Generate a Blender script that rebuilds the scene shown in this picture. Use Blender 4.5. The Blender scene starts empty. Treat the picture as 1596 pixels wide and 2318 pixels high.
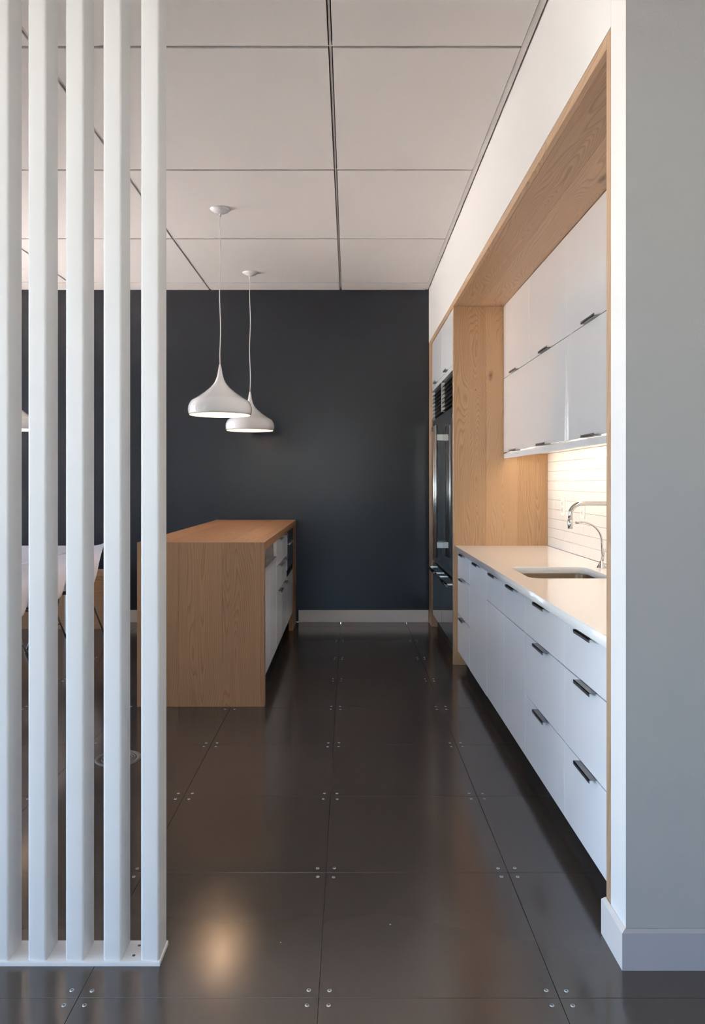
import bpy, bmesh, math, random
from mathutils import Vector, Matrix
random.seed(7)
C = bpy.context.scene
COL = C.collection

# ------------------------------------------------------------------ camera, world, lights, exposure
W, H = 1596, 2318
FPX = 1697.0
CAM_H = 1.307
cd = bpy.data.cameras.new('camera')
cam = bpy.data.objects.new('camera', cd); COL.objects.link(cam)
cam.location = (0, 0, CAM_H); cam.rotation_euler = (math.pi/2, 0, 0)
cd.sensor_fit = 'VERTICAL'; cd.sensor_height = 36.0
cd.lens = FPX/H*36.0
cd.shift_x = 8/H; cd.shift_y = -68/H
cd.clip_start = 0.05
C.camera = cam

SKY = 0.88
SUN = 96.0
world = bpy.data.worlds.new('world'); C.world = world
world.use_nodes = True
wn = world.node_tree.nodes; wl = world.node_tree.links
sky = wn.new('ShaderNodeTexSky'); sky.sky_type = 'NISHITA'
sky.sun_disc = False
sky.sun_elevation = math.radians(50); sky.sun_rotation = math.radians(45)
sky.dust_density = 1.0; sky.ozone_density = 3.5
hz = wn.new('ShaderNodeMix'); hz.data_type = 'RGBA'; hz.inputs[0].default_value = .45
hz.inputs[7].default_value = (.96, .98, 1.18, 1)          # high haze whitens the sky
wl.new(sky.outputs[0], hz.inputs[6]); wl.new(hz.outputs[2], wn['Background'].inputs[0])
wn['Background'].inputs[1].default_value = SKY
sd = bpy.data.lights.new('sun', 'SUN'); sd.energy = SUN; sd.color = (1, .93, .85); sd.angle = math.radians(1)
sun = bpy.data.objects.new('sun', sd); COL.objects.link(sun)
sun.rotation_euler = Vector((-.45, -.45, -.77)).to_track_quat('-Z', 'Y').to_euler()   # from behind the back wall: no beam enters the windows

C.view_settings.view_transform = 'Standard'; C.view_settings.look = 'None'
C.view_settings.gamma = 1; C.view_settings.use_curve_mapping = False
C.view_settings.exposure = 1.9
C.cycles.use_denoising = True; C.cycles.denoising_prefilter = 'ACCURATE'; C.cycles.denoising_input_passes = 'RGB_ALBEDO_NORMAL'
C.cycles.max_bounces = 8; C.cycles.diffuse_bounces = 5; C.cycles.glossy_bounces = 4
C.cycles.caustics_reflective = False; C.cycles.caustics_refractive = False
C.cycles.sample_clamp_indirect = 6.0

RX0, RX1, RY0, RY1 = -4.7, 4.0, -5.0, 7.0      # room
CEIL = 3.10
WX = 0.746                                     # plane of the kitchen wall
WIN = [(-3.9, 1.4), (4.8, 6.95)]                # windows in the left wall (y ranges)
WZ0, WZ1 = 0.12, 3.0
FWX0, FWX1, FWZ0, FWZ1 = -3.4, 0.0, 0.8, 2.6     # window in the wall behind the camera
for a, b in WIN:
    pl = bpy.data.lights.new('window_portal', 'AREA'); pl.shape = 'RECTANGLE'
    pl.size = WZ1-WZ0; pl.size_y = b-a; pl.cycles.is_portal = True
    po = bpy.data.objects.new('window_portal', pl); COL.objects.link(po)
    po.location = (RX0-.02, (a+b)/2, (WZ0+WZ1)/2); po.rotation_euler = (0, -math.pi/2, 0)
pl = bpy.data.lights.new('window_portal', 'AREA'); pl.shape = 'RECTANGLE'
pl.size = FWX1-FWX0; pl.size_y = FWZ1-FWZ0; pl.cycles.is_portal = True
po = bpy.data.objects.new('window_portal', pl); COL.objects.link(po)
po.location = ((FWX0+FWX1)/2, RY0-.02, (FWZ0+FWZ1)/2); po.rotation_euler = (math.pi/2, 0, 0)

# ------------------------------------------------------------------ materials
def mat(name, col, rough=.5, metal=0., spec=.5, coat=0., coat_rough=.05, emit=None, estr=0.):
    m = bpy.data.materials.new(name); m.use_nodes = True
    b = m.node_tree.nodes['Principled BSDF']
    b.inputs['Base Color'].default_value = (*col, 1); b.inputs['Roughness'].default_value = rough
    b.inputs['Metallic'].default_value = metal; b.inputs['Specular IOR Level'].default_value = spec
    b.inputs['Coat Weight'].default_value = coat; b.inputs['Coat Roughness'].default_value = coat_rough
    if emit:
        b.inputs['Emission Color'].default_value = (*emit, 1); b.inputs['Emission Strength'].default_value = estr
    return m

class N:
    """tiny node helper"""
    def __init__(s, m): s.nt = m.node_tree; s.n = s.nt.nodes; s.l = s.nt.links; s.b = s.n['Principled BSDF']
    def new(s, t, **k):
        x = s.n.new(t)
        for a, v in k.items(): setattr(x, a, v)
        return x
    def put(s, v, sock):
        if isinstance(v, (int, float)): sock.default_value = v
        elif isinstance(v, tuple): sock.default_value = v
        else: s.l.new(v, sock)
    def math(s, op, a, b=0., clamp=False):
        x = s.new('ShaderNodeMath', operation=op, use_clamp=clamp); s.put(a, x.inputs[0]); s.put(b, x.inputs[1]); return x.outputs[0]
    def vmath(s, op, a, b):
        x = s.new('ShaderNodeVectorMath', operation=op); s.put(a, x.inputs[0]); s.put(b, x.inputs[1]); return x
    def noise(s, vec, scale, detail=2., rough=.5):
        x = s.new('ShaderNodeTexNoise'); s.put(vec, x.inputs['Vector']); x.inputs['Scale'].default_value = scale
        x.inputs['Detail'].default_value = detail; x.inputs['Roughness'].default_value = rough; return x.outputs['Fac']
    def ramp(s, fac, stops):
        x = s.new('ShaderNodeValToRGB'); s.put(fac, x.inputs[0]); e = x.color_ramp.elements
        while len(e) < len(stops): e.new(.5)
        for q, (p, c) in zip(e, stops): q.position = p; q.color = (*c, 1)
        return x.outputs[0]
    def mix(s, fac, a, b, blend='MIX'):
        x = s.new('ShaderNodeMix', data_type='RGBA', blend_type=blend)
        s.put(fac, x.inputs[0])
        for v, i in ((a, 6), (b, 7)): s.put((*v, 1) if isinstance(v, tuple) and len(v) == 3 else v, x.inputs[i])
        return x.outputs[2]
    def bump(s, h, strength, dist=.001):
        x = s.new('ShaderNodeBump'); x.inputs['Strength'].default_value = strength; x.inputs['Distance'].default_value = dist
        s.put(h, x.inputs['Height']); s.l.new(x.outputs[0], s.b.inputs['Normal'])

def oak(name, base=(.47, .285, .165), freq=105., knots=(), rough=.42, contrast=1.0):
    m = mat(name, base, rough, spec=.35); k = N(m)
    g = k.new('ShaderNodeAttribute', attribute_name='grain').outputs['Vector']
    sp = k.new('ShaderNodeSeparateXYZ'); k.put(g, sp.inputs[0]); u, w, v = sp.outputs
    st = k.vmath('MULTIPLY', g, (3.0, 3.0, .42)).outputs[0]
    n1 = k.noise(st, 1.6, 2.); n2 = k.noise(st, 3.1, 1.)
    nv = k.noise(k.vmath('MULTIPLY', g, (9., 9., 1.0)).outputs[0], 1., 2.)
    uu = k.math('ADD', u, k.math('MULTIPLY', k.math('SUBTRACT', n1, .5), .13))
    d = k.math('ADD', w, k.math('ADD', k.math('MULTIPLY', v, .07), k.math('MULTIPLY', k.math('SUBTRACT', n2, .5), .22)))
    r = k.math('SQRT', k.math('ADD', k.math('MULTIPLY', uu, uu), k.math('MULTIPLY', d, d)))
    r = k.math('ADD', r, k.math('MULTIPLY', k.math('SUBTRACT', nv, .5), .024))
    dark = None
    if knots:
        pos = k.new('ShaderNodeNewGeometry').outputs['Position']
        for (kp, sc, size, swirl) in knots:
            dv = k.vmath('MULTIPLY', k.vmath('SUBTRACT', pos, kp).outputs[0], sc)
            dl = k.vmath('LENGTH', dv.outputs[0], (0, 0, 0)).outputs['Value']
            e = k.math('POWER', 2.718, k.math('MULTIPLY', k.math('MULTIPLY', dl, dl), -1/swirl**2))
            r = k.math('ADD', r, k.math('MULTIPLY', e, .07))
            nz = k.noise(k.vmath('MULTIPLY', pos, (60., 60., 60.)).outputs[0], 1., 2.)
            dd = k.math('SUBTRACT', 1.25, k.math('DIVIDE', k.math('ADD', dl, k.math('MULTIPLY', nz, size*.6)), size), clamp=True)
            dark = dd if dark is None else k.math('MAXIMUM', dark, dd)
    fr = k.math('FRACT', k.math('MULTIPLY', r, freq))
    ring = k.ramp(fr, [(0, (0, 0, 0)), (.55, (.25, .25, .25)), (.86, (1, 1, 1)), (1, (0, 0, 0))])
    fib = k.noise(k.vmath('MULTIPLY', g, (520., 520., 9.)).outputs[0], 1., 2., .7)
    fib2 = k.noise(k.vmath('MULTIPLY', g, (110., 110., 2.)).outputs[0], 1., 2., .6)
    tone = k.noise(st, .9, 2.)
    oi = k.new('ShaderNodeObjectInfo').outputs['Random']
    lite = tuple(c*1.16 for c in base); drk = (base[0]*.60, base[1]*.53, base[2]*.47)
    f = k.math('ADD', k.math('MULTIPLY', ring, .50*contrast), k.math('MULTIPLY', k.math('SUBTRACT', fib, .42), .55*contrast))
    f = k.math('ADD', f, k.math('MULTIPLY', k.math('SUBTRACT', fib2, .45), .5*contrast))
    f = k.math('ADD', f, k.math('MULTIPLY', k.math('SUBTRACT', tone, .5), .5))
    f = k.math('ADD', f, k.math('MULTIPLY', k.math('SUBTRACT', oi, .5), .35), clamp=True)
    c = k.mix(f, lite, drk)
    if dark is not None: c = k.mix(k.math('MULTIPLY', dark, .85), c, (.07, .04, .025))
    k.l.new(c, k.b.inputs['Base Color'])
    k.bump(fib, .12, .0006)
    return m

M = {}
M['oak'] = oak('oak', (.40, .255, .145))
M['oak_island'] = oak('oak_island', (.345, .19, .097))
M['oak_panel'] = oak('oak_panel', (.41, .25, .135), knots=[((1.012, 5.357, 2.068), (1.25, 1, .62), .030, .12), ((.905, 5.357, 1.965), (1, 1, .6), .005, .02), ((.865, 5.357, 1.89), (1.3, 1, .5), .001, .10)])
M['oak_soffit'] = oak('oak_soffit', (.385, .25, .15), knots=[((.93, 2.55, 2.562), (1.2, .5, 1), .024, .13), ((.86, 5.22, 2.562), (1, .8, 1), .014, .07), ((1.05, 3.1, 2.562), (1.2, .4, 1), .028, .14)])
M['oak_edge'] = oak('oak_edge', (.42, .28, .175))

def white_wall(name, col, rough=.6, bump=.25, scale=260.):
    m = mat(name, col, rough, spec=.3); k = N(m)
    tc = k.new('ShaderNodeTexCoord').outputs['Object']
    k.bump(k.noise(tc, scale, 3., .6), bump, .0012); return m
M['wall_white'] = white_wall('wall_white', (.82, .81, .79), .5)
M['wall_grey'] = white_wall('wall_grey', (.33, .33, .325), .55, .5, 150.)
M['base_grey'] = white_wall('base_grey', (.32, .32, .345), .4, .1)
M['wall_dark'] = white_wall('wall_dark', (.0165, .0185, .0245), .27, .12, 120.)
M['base_white'] = mat('base_white', (.74, .71, .68), .4)
M['tile'] = white_wall('ceiling_board', (.74, .705, .68), .85, .35, 220.)
M['tee'] = mat('ceiling_tee', (.70, .66, .63), .5)
M['slab'] = mat('slab_dark', (.34, .31, .29), .9)
M['white'] = mat('white_lacquer', (.87, .88, .90), .2, spec=.45)
M['gloss'] = mat('gloss_white', (.90, .91, .93), .10, spec=.5, coat=.6, coat_rough=.02)
M['screen'] = mat('screen_white', (.73, .73, .725), .38, spec=.4)
M['worktop'] = mat('quartz_white', (.84, .82, .79), .12, spec=.5)
M['pend'] = mat('pendant_white', (.90, .90, .90), .08, spec=.5, coat=.8, coat_rough=.02)
M['pend_in'] = mat('pendant_inside', (.9, .88, .84), .5)
M['cord'] = mat('cord_white', (.78, .77, .76), .5)
M['bulb'] = mat('bulb', (1, .9, .8), .5, emit=(1, .66, .40), estr=5.5)
M['led'] = mat('led', (1, .9, .8), .5, emit=(1, .81, .60), estr=9.)
M['lamp'] = mat('fill_lamp_diffuser', (.9, .9, .9), .5, emit=(1, .95, .88), estr=4.8)  # glow of the added fill lamp
M['chrome'] = mat('chrome', (.58, .575, .57), .06, 1.)
M['steel'] = mat('brushed_steel', (.60, .57, .53), .33, 1.)
M['sink'] = mat('sink_steel', (.46, .38, .29), .28, 1.)
M['steel_dark'] = mat('steel_dark', (.30, .295, .285), .4, 1.)
M['screw'] = mat('screw_steel', (.55, .56, .55), .35, 1.)
M['black'] = mat('black_plastic', (.012, .012, .013), .4)
M['pull'] = mat('pull_gunmetal', (.26, .25, .245), .4, 1.)
M['fridge'] = mat('fridge_black_glass', (.035, .04, .048), .05, spec=.6, coat=1., coat_rough=.02)
M['fridge_metal'] = mat('fridge_dark_steel', (.10, .10, .11), .14, 1.)
M['louver'] = mat('louver_black', (.02, .02, .022), .35, .6)
M['hinge'] = mat('hinge_grey', (.12, .12, .12), .4, .8)
M['toe'] = mat('toe_dark', (.03, .028, .027), .6)
M['niche'] = mat('niche_grey', (.42, .40, .39), .5)
M['lip'] = mat('lip_grey', (.30, .30, .31), .4)
M['shell'] = mat('chair_shell', (.80, .76, .75), .3)
M['outlet'] = mat('outlet_white', (.86, .84, .80), .3)
M['seal'] = mat('sealant', (.30, .25, .22), .6)
M['duct'] = mat('diffuser', (.16, .145, .14), .4, .3)
M['frame'] = mat('window_frame', (.25, .25, .26), .4, .3)
M['ground'] = mat('paving', (.15, .145, .14), .9)
M['bounce_slab'] = mat('bounce_slab_pale', (.58, .55, .53), .9)
def glass():
    m = bpy.data.materials.new('window_glass'); m.use_nodes = True; nt = m.node_tree; nt.nodes.clear()
    o = nt.nodes.new('ShaderNodeOutputMaterial'); t = nt.nodes.new('ShaderNodeBsdfTransparent'); gl = nt.nodes.new('ShaderNodeBsdfGlossy')
    gl.inputs['Roughness'].default_value = .02; f = nt.nodes.new('ShaderNodeFresnel'); f.inputs[0].default_value = 1.35
    mx = nt.nodes.new('ShaderNodeMixShader'); nt.links.new(f.outputs[0], mx.inputs[0]); nt.links.new(t.outputs[0], mx.inputs[1])
    nt.links.new(gl.outputs[0], mx.inputs[2]); nt.links.new(mx.outputs[0], o.inputs[0]); return m
M['pane'] = glass()
def floor_mat():
    m = mat('floor_panel', (.03, .025, .02), .17, spec=1.); k = N(m)
    pos = k.new('ShaderNodeNewGeometry').outputs['Position']; oi = k.new('ShaderNodeObjectInfo').outputs['Random']
    a = k.noise(pos, 1.1, 0., .5); b = k.noise(pos, 38., 4., .7)
    c = k.ramp(k.math('ADD', k.math('MULTIPLY', a, .7), k.math('MULTIPLY', oi, .3)), [(0, (.050, .040, .0335)), (1, (.074, .060, .050))])
    # scuffs and specks of paint
    sc = k.noise(k.vmath('MULTIPLY', pos, (24., 260., 1.)).outputs[0], 1., 2., .6)
    c = k.mix(k.math('MULTIPLY', k.math('SUBTRACT', sc, .72, clamp=True), 2., clamp=True), c, (.20, .18, .165))
    vo = k.new('ShaderNodeTexVoronoi'); k.put(pos, vo.inputs['Vector']); vo.inputs['Scale'].default_value = 7.
    vs = k.new('ShaderNodeSeparateColor'); k.l.new(vo.outputs['Color'], vs.inputs[0])
    sp = k.math('MULTIPLY', k.math('LESS_THAN', vo.outputs['Distance'], .022), k.math('GREATER_THAN', vs.outputs[0], .6))
    c = k.mix(k.math('MULTIPLY', sp, .8), c, (.40, .39, .37))
    k.l.new(c, k.b.inputs['Base Color'])
    rr = k.math('ADD', .155, k.math('MULTIPLY', b, .03))
    k.l.new(rr, k.b.inputs['Roughness'])
    wv = k.noise(pos, 3.2, 0., .5)
    k.bump(k.math('ADD', k.math('MULTIPLY', wv, 1.), k.math('MULTIPLY', b, .01)), .04, .02)
    return m
M['floor'] = floor_mat()

# ------------------------------------------------------------------ geometry helpers (world coordinates; a part's mesh is stored relative to its own origin)
WL = {}
def add_box(bm, x0, x1, y0, y1, z0, z1):
    vs = [bm.verts.new(p) for p in ((x0,y0,z0),(x1,y0,z0),(x1,y1,z0),(x0,y1,z0),(x0,y0,z1),(x1,y0,z1),(x1,y1,z1),(x0,y1,z1))]
    for f in ((0,3,2,1),(4,5,6,7),(0,1,5,4),(1,2,6,5),(2,3,7,6),(3,0,4,7)): bm.faces.new([vs[i] for i in f])
    return vs
def bxs(*boxes, bevel=0.):
    bm = bmesh.new()
    for b in boxes: add_box(bm, *b)
    if bevel: bmesh.ops.bevel(bm, geom=bm.edges[:], offset=bevel, segments=2, profile=.5, affect='EDGES')
    return bm
def link(name, me, parent=None, origin=(0, 0, 0)):
    o = bpy.data.objects.new(name, me); COL.objects.link(o)
    o.location = Vector(origin) - (Vector(WL[parent.name]) if parent else Vector((0, 0, 0)))
    if parent: o.parent = parent
    WL[o.name] = Vector(origin); return o
def obj(name, bm, m, parent=None, origin=None, smooth=False, kind=None):
    if origin is None: origin = WL[parent.name] if parent else (0, 0, 0)
    bmesh.ops.translate(bm, verts=bm.verts[:], vec=-Vector(origin))
    me = bpy.data.meshes.new(name)
    if smooth:
        for f in bm.faces: f.smooth = True
    bm.normal_update(); bm.to_mesh(me); bm.free()
    for x in (m if isinstance(m, (list, tuple)) else [m]): me.materials.append(M[x])
    o = link(name, me, parent, origin)
    if kind: o['kind'] = kind
    return o
def tag(o, label, cat, group=None):
    o['label'] = label; o['category'] = cat
    if group: o['group'] = group
    return o
def thing(name, label, cat, loc=(0, 0, 0), group=None):
    return tag(link(name, None, None, loc), label, cat, group)
def copy_tree(o, loc=None, parent=None):
    c = o.copy(); COL.objects.link(c)
    if parent: c.parent = parent
    if loc is not None: c.location = loc
    WL[c.name] = Vector(loc) if loc is not None else WL[o.name]
    for ch in list(o.children): copy_tree(ch, None, c)
    return c
def plank(x0, x1, y0, y1, z0, z1, axis, bevel=.0008, seed=None, fix=None):
    """oak board: bmesh carrying a 'grain' vector (across, depth, along)"""
    bm = bmesh.new(); vs = add_box(bm, x0, x1, y0, y1, z0, z1)
    if fix:
        for i, p in fix.items(): vs[i].co = p
    if bevel: bmesh.ops.bevel(bm, geom=bm.edges[:], offset=bevel, segments=1, affect='EDGES')
    rnd = random.Random(seed if seed is not None else (x0*13.1+y0*7.7+z0*3.3+x1*5.9))
    ctr = Vector(((x0+x1)/2, (y0+y1)/2, (z0+z1)/2)); dims = (x1-x0, y1-y0, z1-z0)
    oth = [i for i in range(3) if i != axis]; oth.sort(key=lambda i: -dims[i])
    off = Vector((rnd.uniform(-.05, .05), rnd.uniform(-.10, -.02), rnd.uniform(0, 2)))
    lay = bm.verts.layers.float_vector.new('grain')
    sgn = rnd.choice((-1, 1))
    for v in bm.verts:
        d = v.co - ctr
        v[lay] = (d[oth[0]]+off.x, d[oth[1]]+off.y, (d[axis]*sgn+dims[axis]/2)+0*off.z)
    return bm
def tube(bm, pts, r, seg=12, cap=True, r_end=None):
    pts = [Vector(p) for p in pts]; n = len(pts); rings = []
    t0 = (pts[1]-pts[0]).normalized(); ref = Vector((0, 0, 1)) if abs(t0.z) < .9 else Vector((0, 1, 0))
    a = t0.cross(ref).normalized()
    for i in range(n):
        t = (pts[min(i+1, n-1)]-pts[max(i-1, 0)]).normalized()
        a = (a - t*a.dot(t)).normalized(); b = t.cross(a)
        rr = r if r_end is None else r+(r_end-r)*i/(n-1)
        rings.append([bm.verts.new(pts[i]+(a*math.cos(2*math.pi*k/seg)+b*math.sin(2*math.pi*k/seg))*rr) for k in range(seg)])
    for p, q in zip(rings, rings[1:]):
        for k in range(seg):
            f = bm.faces.new((p[k], p[(k+1) % seg], q[(k+1) % seg], q[k])); f.smooth = True
    if cap: bm.faces.new(rings[0][::-1]); bm.faces.new(rings[-1])
    return bm
def fillet(pts, r, n=8):
    pts = [Vector(p) for p in pts]; out = [pts[0]]
    for p, q, s in zip(pts, pts[1:], pts[2:]):
        a = (p-q).normalized(); b = (s-q).normalized(); ang = a.angle(b); d = r/math.tan(ang/2)
        c = q+(a+b).normalized()*(r/math.sin(ang/2)); s0 = q+a*d-c; s1 = q+b*d-c
        for i in range(n+1):
            out.append(c+s0.slerp(s1, i/n)) if False else out.append(c+(s0.normalized().slerp(s1.normalized(), i/n))*r)
    out.append(pts[-1]); return out
def lathe(bm, prof, c, seg=48, cap0=False, cap1=False, smooth=True):
    rings = [[bm.verts.new((c[0]+r*math.cos(2*math.pi*k/seg), c[1]+r*math.sin(2*math.pi*k/seg), c[2]+z)) for k in range(seg)] for r, z in prof]
    for p, q in zip(rings, rings[1:]):
        for k in range(seg):
            f = bm.faces.new((p[k], p[(k+1) % seg], q[(k+1) % seg], q[k])); f.smooth = smooth
    if cap0: bm.faces.new(rings[0][::-1])
    if cap1: bm.faces.new(rings[-1])
    return bm
def rrect(x0, x1, y0, y1, r, n=6):
    pts = []
    for cx, cy, a0 in ((x1-r, y1-r, 0), (x0+r, y1-r, 90), (x0+r, y0+r, 180), (x1-r, y0+r, 270)):
        for i in range(n+1):
            a = math.radians(a0+90*i/n); pts.append((cx+r*math.cos(a), cy+r*math.sin(a)))
    return pts

# ------------------------------------------------------------------ setting: floor
floor = obj('floor', bxs((RX0, RX1, RY0, RY1, -.06, -.021)), 'slab', kind='structure')
FX, FY, FP = -.077, 1.899, .6096
xs = sorted([FX+FP*k for k in range(-9, 7) if RX0 < FX+FP*k < RX1] + [RX0, RX1])
ys = sorted([FY+FP*k for k in range(-10, 10) if RY0 < FY+FP*k < RY1] + [RY0, RY1])
full = None; panels = []
g = .0007
for i in range(len(xs)-1):
    for j in range(len(ys)-1):
        x0, x1, y0, y1 = xs[i], xs[i+1], ys[j], ys[j+1]
        if abs(x1-x0-FP) < 1e-3 and abs(y1-y0-FP) < 1e-3 and full is not None:
            p = link('floor_panel', full, floor, (x0, y0, 0))
        else:
            p = obj('floor_panel', bxs((x0+g, x1-g, y0+g, y1-g, -.02, 0), bevel=.0006), 'floor', floor, (x0, y0, 0))
            if abs(x1-x0-FP) < 1e-3 and abs(y1-y0-FP) < 1e-3: full = p.data
        panels.append((p, x0, x1, y0, y1))
sm = None
def screw_bm(x, y):
    bm = bmesh.new()
    lathe(bm, [(.0060, 0), (.0056, .0010), (.0022, .0013), (.0018, .0003)], (x, y, 0), 14, smooth=False)
    bm.faces.new([v for v in bm.verts][-14:])
    for f in bm.faces[-1:]: f.material_index = 1
    for rot in (0, 1):
        vs = add_box(bm, x-.0030 if rot == 0 else x-.0006, x+.0030 if rot == 0 else x+.0006, y-.0006 if rot == 0 else y-.0030, y+.0006 if rot == 0 else y+.0030, .0010, .0014)
        for f in bm.faces[-6:]: f.material_index = 1
    return bm
SD = .0275
for p, x0, x1, y0, y1 in panels:
    if x1 < -1.95 or x0 > .75 or y1 < 1.85: continue
    for sx, cx in ((1, x0), (-1, x1)):
        for sy, cy in ((1, y0), (-1, y1)):
            if cy < 1.85 or cy > 6.95 or cx < -1.95 or cx > .56: continue
            if -1.25 < cx+sx*SD < -.47 and cy > 4.4: continue
            px, py = cx+sx*SD+random.uniform(-.002, .002), cy+sy*SD+random.uniform(-.002, .002)
            if sm is None: s = obj('screw', screw_bm(px, py), ['screw', 'black'], p, (px, py, 0)); sm = s.data
            else: s = link('screw', sm, p, (px, py, 0))

# ------------------------------------------------------------------ setting: ceiling
ceiling = obj('ceiling', bxs((RX0-.1, RX1+.1, RY0-.1, RY1+.1, CEIL+.027, CEIL+.15)), 'slab', kind='structure')
CP = 1.2192; CXL, CYL = -.077, 6.75
cx = [RX0]+[CXL+CP*k for k in range(-4, 4) if RX0+.05 < CXL+CP*k < RX1-.05]+[RX1]
cy = [RY0]+[CYL+CP*k for k in range(-9, 1) if RY0+.05 < CYL+CP*k < RY1-.05]+[RY1]
hg = .0095
for i in range(len(cx)-1):
    for j in range(len(cy)-1):
        x0, x1, y0, y1 = cx[i]+hg, cx[i+1]-hg, cy[j]+hg, cy[j+1]-hg
        if x0 < .7 < x1+1: x1 = min(x1, .71) if y1 > 1.9 else x1
        if x0 > .7 and y1 > 1.9: continue
        if y1 > 6.9: y1 = RY1
        obj('ceiling_tile', bxs((x0, x1, y0, y1, CEIL, CEIL+.02), bevel=.0015), 'tile', ceiling, ((x0+x1)/2, (y0+y1)/2, CEIL))
for x in cx[1:-1]:
    if x < .7: obj('ceiling_tee', bxs((x-.0042, x+.0042, RY0, RY1, CEIL+.006, CEIL+.0265)), 'tee', ceiling, (x, 0, CEIL))
for y in cy[1:-1]:
    obj('ceiling_tee', bxs((RX0, .735 if y > 1.9 else RX1, y-.0040, y+.0040, CEIL+.007, CEIL+.0260)), 'tee', ceiling, (0, y, CEIL))
obj('wall_angle', bxs((.7125, .738, 2.02, RY1, CEIL+.004, CEIL+.024)), 'tee', ceiling)

# ------------------------------------------------------------------ setting: walls
obj('wall_back', bxs((RX0-.1, RX1+.1, RY1, RY1+.1, 0, CEIL+.03)), 'wall_dark', kind='structure')
wall_right = obj('wall_right', bxs((WX, 1.62, 2.135, RY1, 2.604, CEIL+.03), (1.452, 1.62, 2.135, RY1, 0, 2.604)), 'wall_white', kind='structure')
near = bxs((WX, RX1+.1, 2.02, 2.134, 0, CEIL+.03))
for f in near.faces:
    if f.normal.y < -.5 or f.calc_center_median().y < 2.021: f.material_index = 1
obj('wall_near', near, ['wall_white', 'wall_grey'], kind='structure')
obj('wall_front', bxs((RX0-.1, FWX0, RY0-.1, RY0, 0, CEIL+.03), (FWX1, RX1+.1, RY0-.1, RY0, 0, CEIL+.03),
    (FWX0, FWX1, RY0-.1, RY0, 0, FWZ0), (FWX0, FWX1, RY0-.1, RY0, FWZ1, CEIL+.03)), 'wall_white', kind='structure')
obj('wall_side', bxs((RX1, RX1+.1, RY0, 2.02, 0, CEIL+.03)), 'wall_white', kind='structure')
lw = [(RX0-.1, RX0, RY0, RY1, 0, WZ0), (RX0-.1, RX0, RY0, RY1, WZ1, CEIL+.03)]
e = [RY0]+[v for w in WIN for v in w]+[RY1]
for a, b in zip(e[::2], e[1::2]): lw.append((RX0-.1, RX0, a, b, WZ0, WZ1))
obj('wall_left', bxs(*lw), 'wall_white', kind='structure')
for n, (a, b) in enumerate(WIN, 1):
    fr = [(RX0-.09, RX0-.03, a, b, WZ0, WZ0+.05), (RX0-.09, RX0-.03, a, b, WZ1-.05, WZ1), (RX0-.09, RX0-.03, a, b, 2.1, 2.14)]
    q = max(2, round((b-a)/1.4)); st = (b-a)/q
    fr += [(RX0-.09, RX0-.03, a+st*i-.025, a+st*i+.025, WZ0, WZ1) for i in range(q+1)]
    w = obj('window_%d' % n, bxs(*fr), 'frame', kind='structure')
    for i in range(q):
        for z0, z1 in ((WZ0, 2.1), (2.14, WZ1)):
            obj('pane', bxs((RX0-.062, RX0-.058, a+st*i+.025, a+st*(i+1)-.025, z0, z1)), 'pane', w)
st = (FWX1-FWX0)/5
fr = [(FWX0, FWX1, RY0-.09, RY0-.03, FWZ0, FWZ0+.05), (FWX0, FWX1, RY0-.09, RY0-.03, FWZ1-.05, FWZ1)] + [(FWX0+st*i-.025, FWX0+st*i+.025, RY0-.09, RY0-.03, FWZ0, FWZ1) for i in range(6)]
w = obj('window_3', bxs(*fr), 'frame', kind='structure')
for i in range(5): obj('pane', bxs((FWX0+st*i+.025, FWX0+st*(i+1)-.025, RY0-.062, RY0-.058, FWZ0+.05, FWZ1-.05)), 'pane', w)
obj('sun_blocker', bxs((RX0-.1, 14, RY0-.1, 4.2, CEIL+.2, 13)), 'base_white', kind='structure')  # unseen mass added to keep sun off the ground outside the front windows
obj('bounce_slab', bxs((-18, RX0-.1, 4.4, 20, -.078, -.05)), 'bounce_slab', kind='structure')  # unseen pale slab added to bounce sunlight up to the back ceiling
obj('ground', bxs((-60, 60, -60, 45, -.16, -.08)), 'ground', kind='structure')

def bb_bm(pts, h, t):
    """baseboard following a path, sloped top edge"""
obj('baseboard_back', bxs((RX0, -1.26, 6.984, 6.9995, 0, .112), (-.47, WX-.004, 6.984, 6.9995, 0, .112), bevel=.002), 'base_white', kind='structure')
bm = bmesh.new()
bx0, by0 = WX-.0155, 2.0045
path = [(bx0, 2.172, WX, 2.172), (bx0, by0, WX, 2.0195), (RX1, by0, RX1, 2.0195)]
rings = []
for ox, oy, ix, iy in path:
    rings.append([bm.verts.new(p) for p in ((ox, oy, 0), (ox, oy, .0995), (ix+(ox-ix)*.25, iy+(oy-iy)*.25, .105), (ix-.0003, iy-.0003, .105), (ix-.0003, iy-.0003, 0))])
for i, (p, q) in enumerate(zip(rings, rings[1:])):
    for k in range(5):
        f = bm.faces.new((p[k], p[(k+1) % 5], q[(k+1) % 5], q[k])); f.material_index = i
bm.faces.new(rings[0][::-1]); bm.faces.new(rings[-1])
bmesh.ops.recalc_face_normals(bm, faces=bm.faces[:])
obj('baseboard_near', bm, ['base_white', 'base_grey'], kind='structure')

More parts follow.
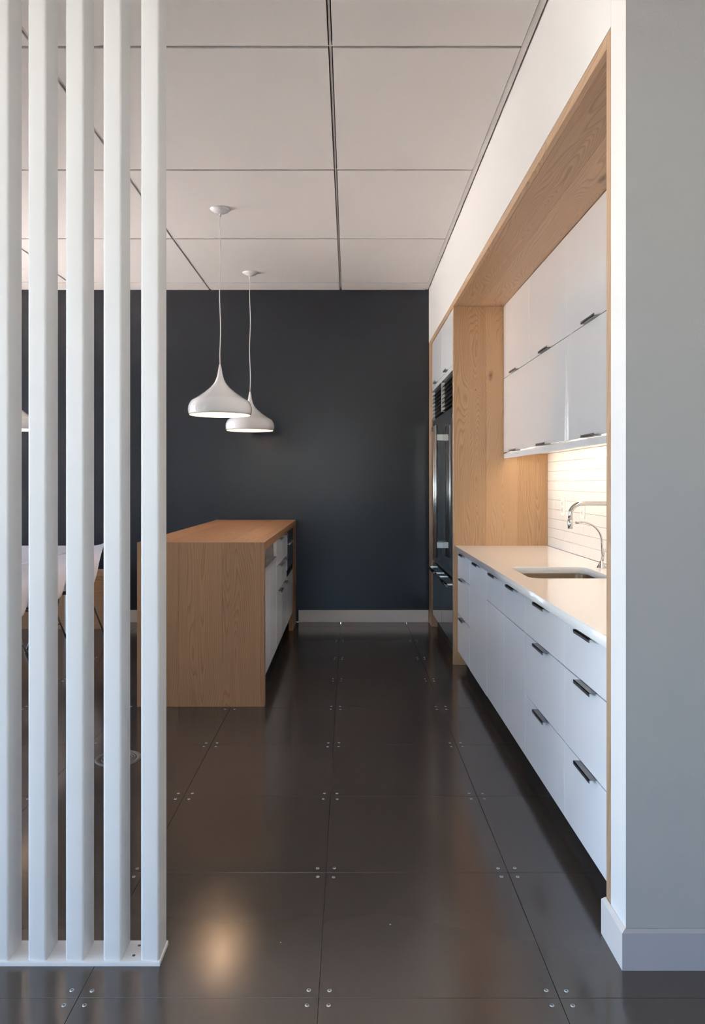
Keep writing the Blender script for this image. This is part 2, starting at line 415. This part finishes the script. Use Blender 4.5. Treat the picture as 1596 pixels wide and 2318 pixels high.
# backsplash (tiles are pieces of the wall's backsplash)
bsp = obj('backsplash', bxs((1.432, 1.4515, 2.173, 5.357, .853, 1.509)), 'outlet', wall_right)
TL, TH = .2055, .0660
tm = {}
for r in range(10):
    z0 = .853+r*TH; z1 = min(z0+TH, 1.508)
    y = 5.357-.202; k = 0
    edges = [5.357]
    while edges[-1] > 2.173: edges.append(max(2.173, 5.357-.1985-TL*len(edges)+TL if len(edges) > 0 else 0))
    for a, b in zip(edges[1:], edges):
        key = (round(b-a, 3), round(z1-z0, 3))
        gp = .0007
        org = (1.432, a, z0)
        if key in tm: t = link('tile', tm[key], bsp, org)
        else:
            t = obj('tile', bxs((1.4205, 1.4318, a+gp, b-gp, z0+gp, z1-gp), bevel=.0009), 'worktop', bsp, org); tm[key] = t.data
        t.location.x += random.uniform(-.0003, 0)

# ------------------------------------------------------------------ oak surround of the kitchen niche
sur = thing('kitchen_surround', 'oak frame wrapping the white kitchen niche and the refrigerators', 'frame', (WX, 3.8, 0))
FT, FZ = .040, 2.562
def pl(name, box, axis, m='oak', parent=sur, **k): return obj(name, plank(*box, axis, **k), m, parent)
pl('jamb', (WX, 1.42, 2.136, 2.172, .1055, FZ+FT), 2, 'oak_edge')
JY = 5.376
for x0, x1, sd_ in ((WX+.022, .932, 3), (.9323, 1.18, 11), (1.1803, 1.43, 5)):
    pl('soffit_board', (x0, x1, 2.1725, JY, FZ, FZ+FT), 1, 'oak_soffit', seed=sd_)
pl('fascia', (WX, WX+.0217, 2.1725, JY, FZ, FZ+FT), 1, 'oak_edge', seed=9)
pl('fascia', (WX, WX+.0217, JY+.0005, 6.983, FZ, FZ+FT), 1, 'oak_edge', seed=4)
pl('soffit_board', (WX+.022, 1.43, JY+.0005, 6.983, FZ, FZ+FT), 1, 'oak_soffit', seed=8)
for x0, x1, sd_ in ((WX+.0045, .9785, 21), (.979, 1.2055, 33), (1.206, 1.43, 47)):
    pl('panel_board', (x0, x1, 5.357, 5.396, 0, FZ-.0004), 2, 'oak_panel', seed=sd_)
pl('panel_edge', (WX, WX+.0043, 5.357, 5.396, 0, FZ-.0004), 2, 'oak_edge')
pl('end_panel', (WX, 1.43, 6.77, 6.81, 0, FZ-.0004), 2, 'oak_edge')
pl('filler_board', (WX, WX+.03, 6.8105, 6.983, 0, FZ-.0004), 2, 'oak_edge')

# ------------------------------------------------------------------ pulls, doors, drawers
def tab_pull(parent, face, s, yc, z, ln=.165, up=True, out=.024):
    """edge pull: plate let into the joint, lip at its front. s=-1: front looks to -x; up: pull on a top edge"""
    xo = face+s*out; xi = face-s*.012; t = .0026
    a, b = sorted((xo, xi)); c, d = sorted((xo, xo-s*.003))
    if up: bs = [(a, b, yc-ln/2, yc+ln/2, z+.0004, z+.0004+t), (c, d, yc-ln/2, yc+ln/2, z-.0085, z+.0004+t)]
    else: bs = [(a, b, yc-ln/2, yc+ln/2, z-.0004-t, z-.0004), (c, d, yc-ln/2, yc+ln/2, z-.0004-t, z+.0085)]
    bm = bmesh.new(); add_box(bm, *bs[0]); add_box(bm, *bs[1])
    return obj('pull', bm, 'pull', parent, (face, yc, z))
def front(name, parent, face, s, y0, y1, z0, z1, m='white', pull=None, up=True, th=.02, ln=.165, gap=.0016):
    a, b = sorted((face, face-s*th))
    d = obj(name, bxs((a, b, y0+gap, y1-gap, z0+gap, z1-gap-.0012), bevel=.0008), m, parent, (face, y0, z1))
    if pull: tab_pull(d, face, s, (y0+y1)/2, (z1-gap-.0012) if up else z0+gap, ln, up)
    return d

# ------------------------------------------------------------------ base cabinets
FXB = .777; TOP = .8125; BOT = .100; J1, J2 = .643, .371
cols = [(4.82, 5.355, 'd'), (4.23, 4.82, 'tall'), (3.762, 4.23, 'door'), (3.309, 3.762, 'door'), (2.70, 3.309, 'd'), (2.174, 2.70, 'd')]
lab = ['white three-drawer base unit beside the oak panel at the far end of the worktop',
       'white tall-fronted base unit second from the oak panel, one full-height front',
       'white base unit under the far half of the sink, drawer front over door',
       'white base unit under the near half of the sink, drawer front over door',
       'white three-drawer base unit second from the near oak jamb',
       'white three-drawer base unit against the near oak jamb, closest to the camera']
for (y0, y1, kind), l in zip(cols, lab):
    t = thing('base_cabinet', l, 'cabinet', (1.1, (y0+y1)/2, 0), 'white base cabinets under the worktop')
    if kind == 'door':
        obj('carcass', bxs((FXB+.036, 1.41, y0+.0004, y1-.0004, BOT, .58), (FXB+.036, FXB+.05, y0+.0004, y1-.0004, .58, TOP-.002)), 'white', t)
    else:
        obj('carcass', bxs((FXB+.036, 1.41, y0+.0004, y1-.0004, BOT, TOP-.002)), 'white', t)
    obj('toe_kick', bxs((FXB+.065, FXB+.08, y0+.0004, y1-.0004, 0, BOT-.0005)), 'toe', t)
    if kind == 'd':
        for z0, z1 in ((J1, TOP), (J2, J1), (BOT, J2)): front('drawer', t, FXB, -1, y0, y1, z0, z1, pull=True)
    elif kind == 'tall': front('door', t, FXB, -1, y0, y1, BOT-.004, TOP, pull=True)
    else:
        front('drawer', t, FXB, -1, y0, y1, J1, TOP, pull=True); front('door', t, FXB, -1, y0, y1, BOT, J1)

# worktop with the sink cut-out
WT0, WT1 = .816, .852
SX0, SX1, SY0, SY1, SR = .858, 1.262, 3.535, 4.02, .06
cu = bpy.data.curves.new('worktop', 'CURVE'); cu.dimensions = '2D'; cu.fill_mode = 'BOTH'; cu.extrude = (WT1-WT0)/2-.0015
cu.bevel_depth = .0015; cu.bevel_resolution = 1
for pts in ([(.7585, 2.1740), (1.4180, 2.1740), (1.4180, 5.3550), (.7585, 5.3550)], rrect(SX0, SX1, SY0, SY1, SR, 10)[::-1]):
    sp = cu.splines.new('POLY'); sp.points.add(len(pts)-1); sp.use_cyclic_u = True
    for q, (x, y) in zip(sp.points, pts): q.co = (x, y, 0, 1)
tmp = bpy.data.objects.new('tmp', cu); COL.objects.link(tmp); tmp.location.z = (WT0+WT1)/2
me = bpy.data.meshes.new_from_object(tmp.evaluated_get(bpy.context.evaluated_depsgraph_get())); bpy.data.objects.remove(tmp)
me.transform(Matrix.Translation((0, 0, (WT0+WT1)/2))); me.materials.clear(); me.materials.append(M['worktop'])
tag(link('worktop', me), 'long white worktop over the base cabinets with a sink cut-out', 'worktop')
# sink
bm = bmesh.new(); rings = []
for inset, z, r in ((-.012, WT0-.0005, SR+.012), (-.004, WT0-.0005, SR+.004), (-.004, WT0-.004, SR+.004), (.002, .66, SR), (.012, .632, SR-.005), (.035, .620, SR-.02)):
    rings.append([bm.verts.new((x, y, z)) for x, y in rrect(SX0+inset, SX1-inset, SY0+inset, SY1-inset, r, 8)])
for p, q in zip(rings, rings[1:]):
    for k in range(len(p)): bm.faces.new((p[k], p[(k+1) % len(p)], q[(k+1) % len(p)], q[k])).smooth = True
bm.faces.new(rings[-1])
bmesh.ops.recalc_face_normals(bm, faces=bm.faces[:])
snk = thing('sink', 'undermount stainless steel sink set into the white worktop', 'sink', ((SX0+SX1)/2, (SY0+SY1)/2, .62))
obj('bowl', bm, 'sink', snk)
obj('drain', lathe(bmesh.new(), [(.044, .0005), (.042, .003), (.03, .0015), (.028, -.004)], ((SX0+SX1)/2, (SY0+SY1)/2, .62), 24, cap1=True), 'chrome', snk)

# taps
fa = thing('faucet', 'chrome kitchen faucet with a square-bent spout over the sink', 'faucet', (1.312, 3.60, WT1))
fy, fz = 3.60, 1.2035
obj('spout', tube(bmesh.new(), fillet([(1.312, fy, WT1+.02), (1.312, fy, fz), (1.0635, fy, fz), (1.0635, fy, 1.125)], .055, 10), .0112, 16), 'chrome', fa)
obj('spray_head', lathe(bmesh.new(), [(.0112, 0), (.0122, .001), (.0122, .044), (.0112, .045)], (1.0635, fy, 1.0825), 20, True, True), 'chrome', fa)
obj('base', lathe(bmesh.new(), [(.027, 0), (.027, .004), (.021, .008), (.021, .15), (.0115, .155)], (1.312, fy, WT1), 24, True, True), 'chrome', fa)
lv = obj('lever', tube(bmesh.new(), [(1.292, fy, .963), (1.262, fy, .965)], .010, 14), 'chrome', fa)
obj('lever_tip', tube(bmesh.new(), [(1.262, fy, .965), (1.243, fy, .966)], .0075, 14), 'black', lv)
fb = thing('filter_tap', 'slim chrome filtered-water tap with a gooseneck behind the sink', 'faucet', (1.331, 3.95, WT1))
ty = 3.95
arc = [(1.333, ty, WT1+.03), (1.333, ty, .99)] + [(1.333-.105+.105*math.cos(a), ty, .99+.105*math.sin(a)) for a in [math.pi/2*i/12 for i in range(1, 13)]] + [(1.203, ty, 1.094)]
obj('spout', tube(bmesh.new(), arc, .0052, 12), 'chrome', fb)
nz = tube(bmesh.new(), [(1.222, ty, 1.0945), (1.196, ty, 1.093)], .0075, 14); obj('nozzle', nz, 'chrome', fb)
obj('base', lathe(bmesh.new(), [(.027, 0), (.024, .006), (.015, .022), (.010, .032), (.0095, .04)], (1.331, ty, WT1), 24, True, True), 'chrome', fb)
obj('lever', tube(bmesh.new(), [(1.338, ty, .888), (1.345, ty-.005, .955)], .0032, 10, r_end=.0055), 'chrome', fb)

# outlets
for y0, l in ((4.925, 'white outlet plate low on the tiled backsplash, farther from the faucet'), (4.505, 'white outlet plate on the tiled backsplash just behind the faucet spout')):
    t = thing('outlet_plate', l, 'outlet', (1.419, y0+.04, 1.145), 'outlets on the backsplash')
    obj('cover', bxs((1.413, 1.4192, y0, y0+.078, 1.084, 1.204), bevel=.002), 'outlet', t)
    for zc in (1.121, 1.167):
        s = obj('socket', bxs((1.4105, 1.4128, y0+.021, y0+.057, zc-.016, zc+.016), bevel=.001), 'worktop', t)
        obj('slot', bxs((1.4098, 1.4104, y0+.031, y0+.034, zc-.006, zc+.006), (1.4098, 1.4104, y0+.044, y0+.047, zc-.006, zc+.006)), 'seal', s)

# ------------------------------------------------------------------ wall cabinets over the worktop
UX = 1.104; UZ0, UZM, UZ1 = 1.509, 2.044, 2.5605
ul = ['glossy white wall cabinet touching the oak panel, farthest along the worktop', 'glossy white wall cabinet in the middle of the row, its lower door slightly ajar',
      'glossy white wall cabinet nearer the camera, third from the oak panel', 'glossy white wall cabinet hidden behind the near oak jamb']
for (y0, y1), l, i in zip(((4.59, 5.355), (3.80, 4.59), (3.01, 3.80), (2.174, 3.01)), ul, range(4)):
    t = thing('wall_cabinet', l, 'cabinet', (1.26, (y0+y1)/2, UZ0), 'glossy white cabinets above the worktop')
    obj('carcass', bxs((UX+.0225, 1.4195, y0+.0004, y1-.0004, UZ0, UZ1-.001)), 'white', t)
    front('door', t, UX, -1, y0, y1, UZM, UZ1, 'gloss', True, False, ln=.19, gap=.0012)
    d = front('door', t, UX, -1, y0, y1, UZ0+.006, UZM, 'gloss', True, False, ln=.19, gap=.0012)
    if i == 1: d.rotation_euler = (0, math.radians(1.3), 0)
lr = thing('light_rail', 'white rail with a glowing light strip under the wall cabinets', 'light', (UX, 3.76, 1.475))
obj('rail', bxs((UX+.001, UX+.021, 2.174, 5.355, 1.474, 1.5085), bevel=.0006), 'white', lr)
obj('light_strip', bxs((UX+.0225, UX+.034, 2.2, 5.24, 1.482, 1.490)), 'led', lr)

# ------------------------------------------------------------------ refrigerators and the cabinets above them
fl = [('black glass-door refrigerator column next to the oak panel, nearer the camera', 5.397, 6.084, 1), ('black glass-door refrigerator column next to the dark back wall', 6.086, 6.769, 0)]
for l, y0, y1, nearer in fl:
    t = thing('refrigerator', l, 'refrigerator', (1.08, (y0+y1)/2, 0), 'built-in refrigerator columns')
    obj('body', bxs((.80, 1.44, y0+.001, y1-.001, .10, 2.117)), 'black', t)
    gr = obj('grille', bxs((.775, .80, y0+.002, y1-.002, 1.872, 2.116)), 'louver', t)
    for k in range(7):
        bm = bmesh.new(); z = 1.892+k*.0325
        vs = add_box(bm, .752, .776, y0+.006, y1-.016, z, z+.0045)
        for v in vs:
            if v.co.x < .76: v.co.z -= .016
        obj('louver', bm, 'louver', gr)
        bm = bmesh.new(); vs = add_box(bm, .751, .776, y1-.016, y1-.012, z-.004, z+.003)
        obj('louver_clip', bm, 'steel', gr)
    obj('grille_trim', bxs((.748, .776, y1-.012, y1-.002, 1.874, 2.112)), 'steel', gr)
    d = obj('door', bxs((.752, .80, y0+.003, y1-.003, .612, 1.852), bevel=.0015), 'fridge', t)
    hy = y1-.055 if nearer else y0+.055
    h = obj('handle', tube(bmesh.new(), [(.700, hy, .70), (.700, hy, 1.765)], .0125, 18), 'steel', d)
    for z in (.80, 1.665):
        obj('standoff', bxs((.706, .7525, hy-.012, hy+.012, z-.024, z+.024), bevel=.001), 'steel_dark', d)
    obj('hinge', bxs((.742, .7525, (y0+.004 if nearer else y1-.05), (y0+.05 if nearer else y1-.004), 1.76, 1.80), bevel=.003), 'hinge', d)
    w = obj('drawer', bxs((.752, .80, y0+.003, y1-.003, .122, .590), bevel=.0015), 'fridge', t)
    obj('handle', tube(bmesh.new(), [(.706, y0+.02, .556), (.706, y1-.03, .556)], .0115, 16), 'fridge_metal', w)
    for yy in (y0+.10, y1-.13): obj('standoff', bxs((.708, .7525, yy-.012, yy+.012, .551, .561)), 'steel', w)
    obj('toe_kick', bxs((.80, .82, y0+.002, y1-.002, 0, .099)), 'toe', t)
cl = ['white lift-up cabinet over the refrigerator beside the oak panel', 'white lift-up cabinet over the refrigerator beside the back wall']
for l, (y0, y1) in zip(cl, ((5.397, 6.0848), (6.0852, 6.769))):
    t = thing('bridge_cabinet', l, 'cabinet', (1.1, (y0+y1)/2, 2.118), 'white cabinets above the refrigerators')
    obj('carcass', bxs((.775, 1.44, y0+.0005, y1-.0005, 2.1185, FZ-.001)), 'white', t)
    front('door', t, .752, -1, y0, y1, 2.157, FZ-.001, 'white', True, False, ln=.14, out=None) if False else front('door', t, .752, -1, y0, y1, 2.157, FZ-.001, 'white', True, False, ln=.14)
    obj('bottom_rail', bxs((.752, .774, y0+.0005, y1-.0005, 2.1185, 2.156)), 'white', t)

# ------------------------------------------------------------------ island
IX0, IX1, IY0, IY1, IH, IT = -1.232, -.491, 4.357, 6.966, .956, .05
isl = thing('kitchen_island', 'oak waterfall island with white cabinets standing against the dark wall', 'island', ((IX0+IX1)/2, (IY0+IY1)/2, 0))
cuts = [IX0, -.991, -.737, -.513, IX1]
for i, (a, b) in enumerate(zip(cuts, cuts[1:])):
    a += .0003; b -= .0003
    pl('front_board', (a, b, IY0, IY0+IT, 0, IH), 2, 'oak_island', isl, seed=60+i, fix={6: (b, IY0+IT, IH-IT), 7: (a, IY0+IT, IH-IT)})
    pl('rear_board', (a, b, IY1-IT, IY1, 0, IH), 2, 'oak_island', isl, seed=80+i, fix={4: (a, IY1-IT, IH-IT), 5: (b, IY1-IT, IH-IT)})
tc = [IX0, -1.06, -.90, -.70, -.545, IX1]
for i, (a, b) in enumerate(zip(tc, tc[1:])):
    a += .0002; b -= .0002; h0 = IH-IT+.0002
    pl('top_board', (a, b, IY0, IY1, h0, IH), 1, 'oak_island', isl, seed=100+i, fix={0: (a, IY0+IT, h0), 1: (b, IY0+IT, h0), 2: (b, IY1-IT, h0), 3: (a, IY1-IT, h0)})
pl('back_board', (IX0+.02, IX0+.045, IY0+IT+.001, IY1-IT-.001, 0, IH-IT-.001), 1, 'oak_island', isl)
pl('filler_board', (-.53, IX1-.002, 6.585, IY1-IT-.0005, 0, IH-IT-.001), 2, 'oak_island', isl)
FI = -.497; IB = .157; IU = IH-IT-.001; NY = 5.14
obj('carcass', bxs((-1.18, FI-.023, IY0+IT+.001, 5.986, IB, .774), (-1.18, FI-.023, 5.986, 6.584, IB, .55), (-1.18, -.90, 5.986, 6.584, .55, .774), (-1.18, FI-.023, NY+.02, 5.986, .774, IU), (-1.18, -.90, 5.986, 6.584, .774, IU)), 'white', isl)
nic = obj('niche', bxs((-1.17, -.93, IY0+IT+.001, NY, .80, IU), (-.93, FI-.024, NY, NY+.0195, .7745, IU), (-.93, FI-.024, IY0+IT+.001, NY, .7745, .797)), 'niche', isl)
obj('niche_lip', bxs((FI-.024, FI+.003, IY0+IT+.001, NY+.004, .772, .797), bevel=.0006), 'lip', nic)
obj('niche_side', bxs((FI-.0215, FI, NY+.0045, NY+.02, .772, IU)), 'white', nic)
obj('toe_kick', bxs((-.60, -.585, IY0+IT+.001, 6.584, 0, IB-.001)), 'toe', isl)
front('door', isl, FI, 1, IY0+IT+.001, 4.717, IB, .772); front('door', isl, FI, 1, 4.717, NY, IB, .772)
AZ = (.722, .540)
for y0, y1 in ((NY+.02, 5.572), (5.572, 5.986)):
    for z0, z1 in ((AZ[0], IU), (AZ[1], AZ[0]), (IB, AZ[1])): front('drawer', isl, FI, 1, y0, y1, z0, z1, pull=True, ln=.15)
front('door', isl, FI, 1, 5.990, 6.584, IB, .545)
ov = thing('built_in_oven', 'small black glass oven built into the far end of the island', 'oven', (-.6, 6.287, .55))
obj('body', bxs((-.89, FI-.006, 5.991, 6.58, .552, IU-.002)), 'black', ov)
obj('side_trim', bxs((FI-.0055, FI+.002, 5.992, 6.03, .60, IU-.003)), 'steel', ov)
obj('glass_door', bxs((FI-.0055, FI+.006, 6.031, 6.578, .60, .825), bevel=.001), 'fridge', ov)
obj('control_panel', bxs((FI-.0055, FI+.006, 6.031, 6.578, .828, IU-.003), bevel=.001), 'fridge_metal', ov)
for k in range(5): obj('vent_slat', bxs((FI-.0055, FI+.004, 5.993, 6.578, .5535+k*.009, .5585+k*.009)), 'louver', ov)
obj('handle', tube(bmesh.new(), [(FI+.013, 6.10, .80), (FI+.013, 6.52, .80)], .005, 12), 'steel', ov)

# ------------------------------------------------------------------ pendants
prof = [(.0066, .334), (.0118, .302), (.0157, .275), (.021, .253), (.0284, .232), (.037, .214), (.050, .197), (.0664, .179), (.0874, .162), (.110, .144), (.135, .127), (.162, .109), (.189, .0917), (.199, .0743), (.206, .0568), (.208, .035), (.2055, .013), (.1997, 0)]
inner = [(.1975, .0005), (.2025, .013), (.2048, .035), (.2028, .0560), (.1955, .0725), (.185, .0890), (.158, .106), (.131, .124), (.106, .141), (.083, .158), (.062, .175), (.045, .192), (.032, .209), (.02, .225)]
RIM = 1.746
def pendant(x, y, label):
    t = thing('pendant_lamp', label, 'lamp', (x, y, RIM), 'white pendant lamps')
    sh = obj('lamp_shade', lathe(bmesh.new(), prof+[(.1975, .0005)], (x, y, RIM), 64, cap0=True), 'pend', t)
    inn = lathe(bmesh.new(), inner, (x, y, RIM), 64, cap1=True)
    obj('shade_lining', inn, 'pend_in', sh)
    bm = bmesh.new(); bmesh.ops.create_uvsphere(bm, u_segments=20, v_segments=12, radius=.062, matrix=Matrix.Translation((x, y, RIM+.085)))
    obj('bulb', bm, 'bulb', t, smooth=True)
    pts = [(x+.0035*math.sin(k*.9+y), y, RIM+.333+(CEIL-.03-RIM-.333)*k/14) for k in range(15)]
    pts[0] = (x, y, RIM+.333); pts[-1] = (x, y, CEIL-.03)
    obj('cord', tube(bmesh.new(), pts, .0032, 8), 'cord', t)
    cn = obj('canopy', lathe(bmesh.new(), [(.066, 0), (.0655, -.004), (.055, -.014), (.036, -.024), (.012, -.031)], (x, y, CEIL-.0003), 40, cap0=True, cap1=True), 'pend', t)
    obj('cord_grip', lathe(bmesh.new(), [(.008, 0), (.0075, -.015), (.005, -.024)], (x, y, CEIL-.031), 16, True, True), 'cord', cn)
pendant(-.848, 4.93, 'white onion-shaped pendant lamp over the near half of the oak island')
pendant(-.848, 6.42, 'white onion-shaped pendant lamp over the far half of the oak island')
pendant(-2.835, 6.31, 'white pendant lamp over the white table, mostly hidden behind the slats')

# ------------------------------------------------------------------ linear fill lamp added out of view, brightens slats and grey wall
ll = thing('fill_lamp', 'unseen linear fill lamp added on the ceiling of the front room, above the frame', 'lamp', (0.2, 0.8, CEIL))
obj('housing', bxs((-3.0, 3.4, .74, .86, CEIL-.045, CEIL-.0005)), 'white', ll)
obj('diffuser', bxs((-2.98, 3.38, .75, .85, CEIL-.052, CEIL-.0455)), 'lamp', ll)

# ------------------------------------------------------------------ slat screen
scr = thing('slat_screen', 'tall white screen of vertical metal slats on a floor plate', 'screen', (-1.3, 2.07, 0))
NSL = 16; SW, SP = .0495, .1018; sx1 = -.514
pxl = sx1-SP*(NSL-1)-SW-.004
obj('base_plate', bxs((pxl, -.510, 2.022, 2.118, 0, .012), bevel=.001), 'screen', scr)
obj('top_plate', bxs((pxl, -.510, 2.022, 2.118, CEIL-.0125, CEIL-.0005)), 'screen', scr)
sl = None
for i in range(NSL):
    x1 = sx1-SP*i; x0 = x1-SW
    if sl is None:
        bm = bmesh.new(); o = rrect(x0, x1, 2.0275, 2.1155, .0065, 5)
        lo = [bm.verts.new((x, y, .0121)) for x, y in o]; hi = [bm.verts.new((x, y, CEIL-.0126)) for x, y in o]
        for k in range(len(o)):
            f = bm.faces.new((lo[k], lo[(k+1) % len(o)], hi[(k+1) % len(o)], hi[k])); f.smooth = False
        bm.faces.new(lo[::-1]); bm.faces.new(hi)
        sl = obj('slat', bm, 'screen', scr, (x0, 2.07, 0)).data
        for p in sl.polygons: p.use_smooth = len(p.vertices) == 4
        sl.set_sharp_from_angle(angle=math.radians(40))
    else: link('slat', sl, scr, (x0, 2.07, 0))
for x, y in ((-.586, 2.094), (-.5885, 2.050)):
    obj('plate_screw', lathe(bmesh.new(), [(.0045, 0), (.004, .001), (.002, .0012)], (x, y, .012), 12, cap1=True), 'hinge', scr)

# ------------------------------------------------------------------ floor diffuser
fd = thing('floor_diffuser', 'round grey floor air diffuser with concentric rings behind the slats', 'vent', (-1.09, 3.545, 0))
dc = (-1.09, 3.545, 0)
obj('outer_rim', lathe(bmesh.new(), [(.107, 0), (.106, .0028), (.086, .0032), (.085, .0005)], dc, 56), 'duct', fd)
obj('well', lathe(bmesh.new(), [(.0855, .0006), (.001, .0004)], dc, 40), 'black', fd)
for k in range(6):
    r = .079-k*.0125
    obj('ring', lathe(bmesh.new(), [(r, .0006), (r-.001, .0030), (r-.0055, .0030), (r-.0065, .0006)], dc, 44), 'duct', fd)

# ------------------------------------------------------------------ dining corner behind the slats
tb = thing('dining_table', 'white rectangular dining table by the back wall behind the slats', 'table', (-2.75, 5.3, 0))
obj('tabletop', bxs((-3.25, -2.245, 3.95, 6.62, .717, .745), bevel=.004), 'white', tb)
for x in (-3.12, -2.43):
    for y in (4.08, 6.48): obj('leg', bxs((x-.02, x+.02, y-.02, y+.02, 0, .7165), bevel=.002), 'white', tb)
bn = thing('wall_bench', 'low oak bench along the dark back wall behind the white table', 'bench', (-2.9, 6.8, 0))
pl('seat_board', (-4.2, -2.06, 6.64, 6.98, .473, .497), 0, 'oak', bn)
pl('front_board', (-4.18, -2.08, 6.66, 6.683, 0, .4725), 0, 'oak_island', bn)
pl('end_board', (-2.104, -2.0805, 6.6835, 6.978, 0, .4725), 2, 'oak_island', bn)
pl('end_board', (-4.18, -4.156, 6.6835, 6.978, 0, .4725), 2, 'oak_island', bn)

def shell_bm():
    # chair faces -x, origin on the floor under the seat
    sp = [(-.245, .445, .185), (-.235, .465, .20), (-.20, .470, .212), (-.13, .462, .222), (-.05, .452, .226), (.03, .449, .224), (.10, .454, .214), (.155, .470, .206), (.190, .50, .202), (.205, .55, .204), (.214, .60, .208), (.223, .66, .215), (.232, .72, .224), (.242, .77, .222), (.249, .80, .205), (.252, .812, .175)]
    cr = [.012, .016, .022, .034, .045, .055, .062, .066, .066, .064, .060, .054, .044, .034, .026, .020]
    n = 14; bm = bmesh.new(); rows = []
    for i, (x, z, hw) in enumerate(sp):
        a = sp[max(i-1, 0)]; b = sp[min(i+1, len(sp)-1)]; t = Vector((b[0]-a[0], 0, b[1]-a[1])).normalized(); nn = Vector((-t.z, 0, t.x))
        rows.append([bm.verts.new(Vector((x, (2*j/n-1)*hw, z))+nn*cr[i]*abs(2*j/n-1)**2.4) for j in range(n+1)])
    for p, q in zip(rows, rows[1:]):
        for j in range(n): bm.faces.new((p[j], p[j+1], q[j+1], q[j])).smooth = True
    bmesh.ops.solidify(bm, geom=bm.faces[:], thickness=.007)
    for f in bm.faces: f.smooth = True
    return bm
ch = thing('shell_chair', 'white moulded shell chair with wire legs, farthest along the table', 'chair', (0, 0, 0), 'white shell chairs at the table')
obj('shell', shell_bm(), 'shell', ch).data.set_sharp_from_angle(angle=math.radians(42))
for sx_ in (-1, 1):
    for sy_ in (-1, 1):
        obj('leg', tube(bmesh.new(), fillet([(0.02*sx_, .10*sy_, .440), (.11*sx_, .135*sy_, .427), (.235*sx_, .235*sy_, 0)], .03, 6), .0065, 10), 'chrome', ch)
for sx_ in (-1, 1):
    obj('brace', tube(bmesh.new(), [(.145*sx_, -.155*1, .30), (.145*sx_, .155, .30)], .004, 8), 'chrome', ch)
obj('mount', bxs((-.11, .11, -.11, .11, .430, .441), bevel=.002), 'black', ch)
cpos = [(-2.225, 5.93, 0), (-2.20, 5.17, 0), (-2.15, 4.45, 0)]
clab = [None, 'white moulded shell chair with wire legs, middle one along the table', 'white moulded shell chair with wire legs, nearest to the slats']
ch.location = cpos[0]
for p, l in zip(cpos[1:], clab[1:]):
    c = copy_tree(ch, p); c['label'] = l
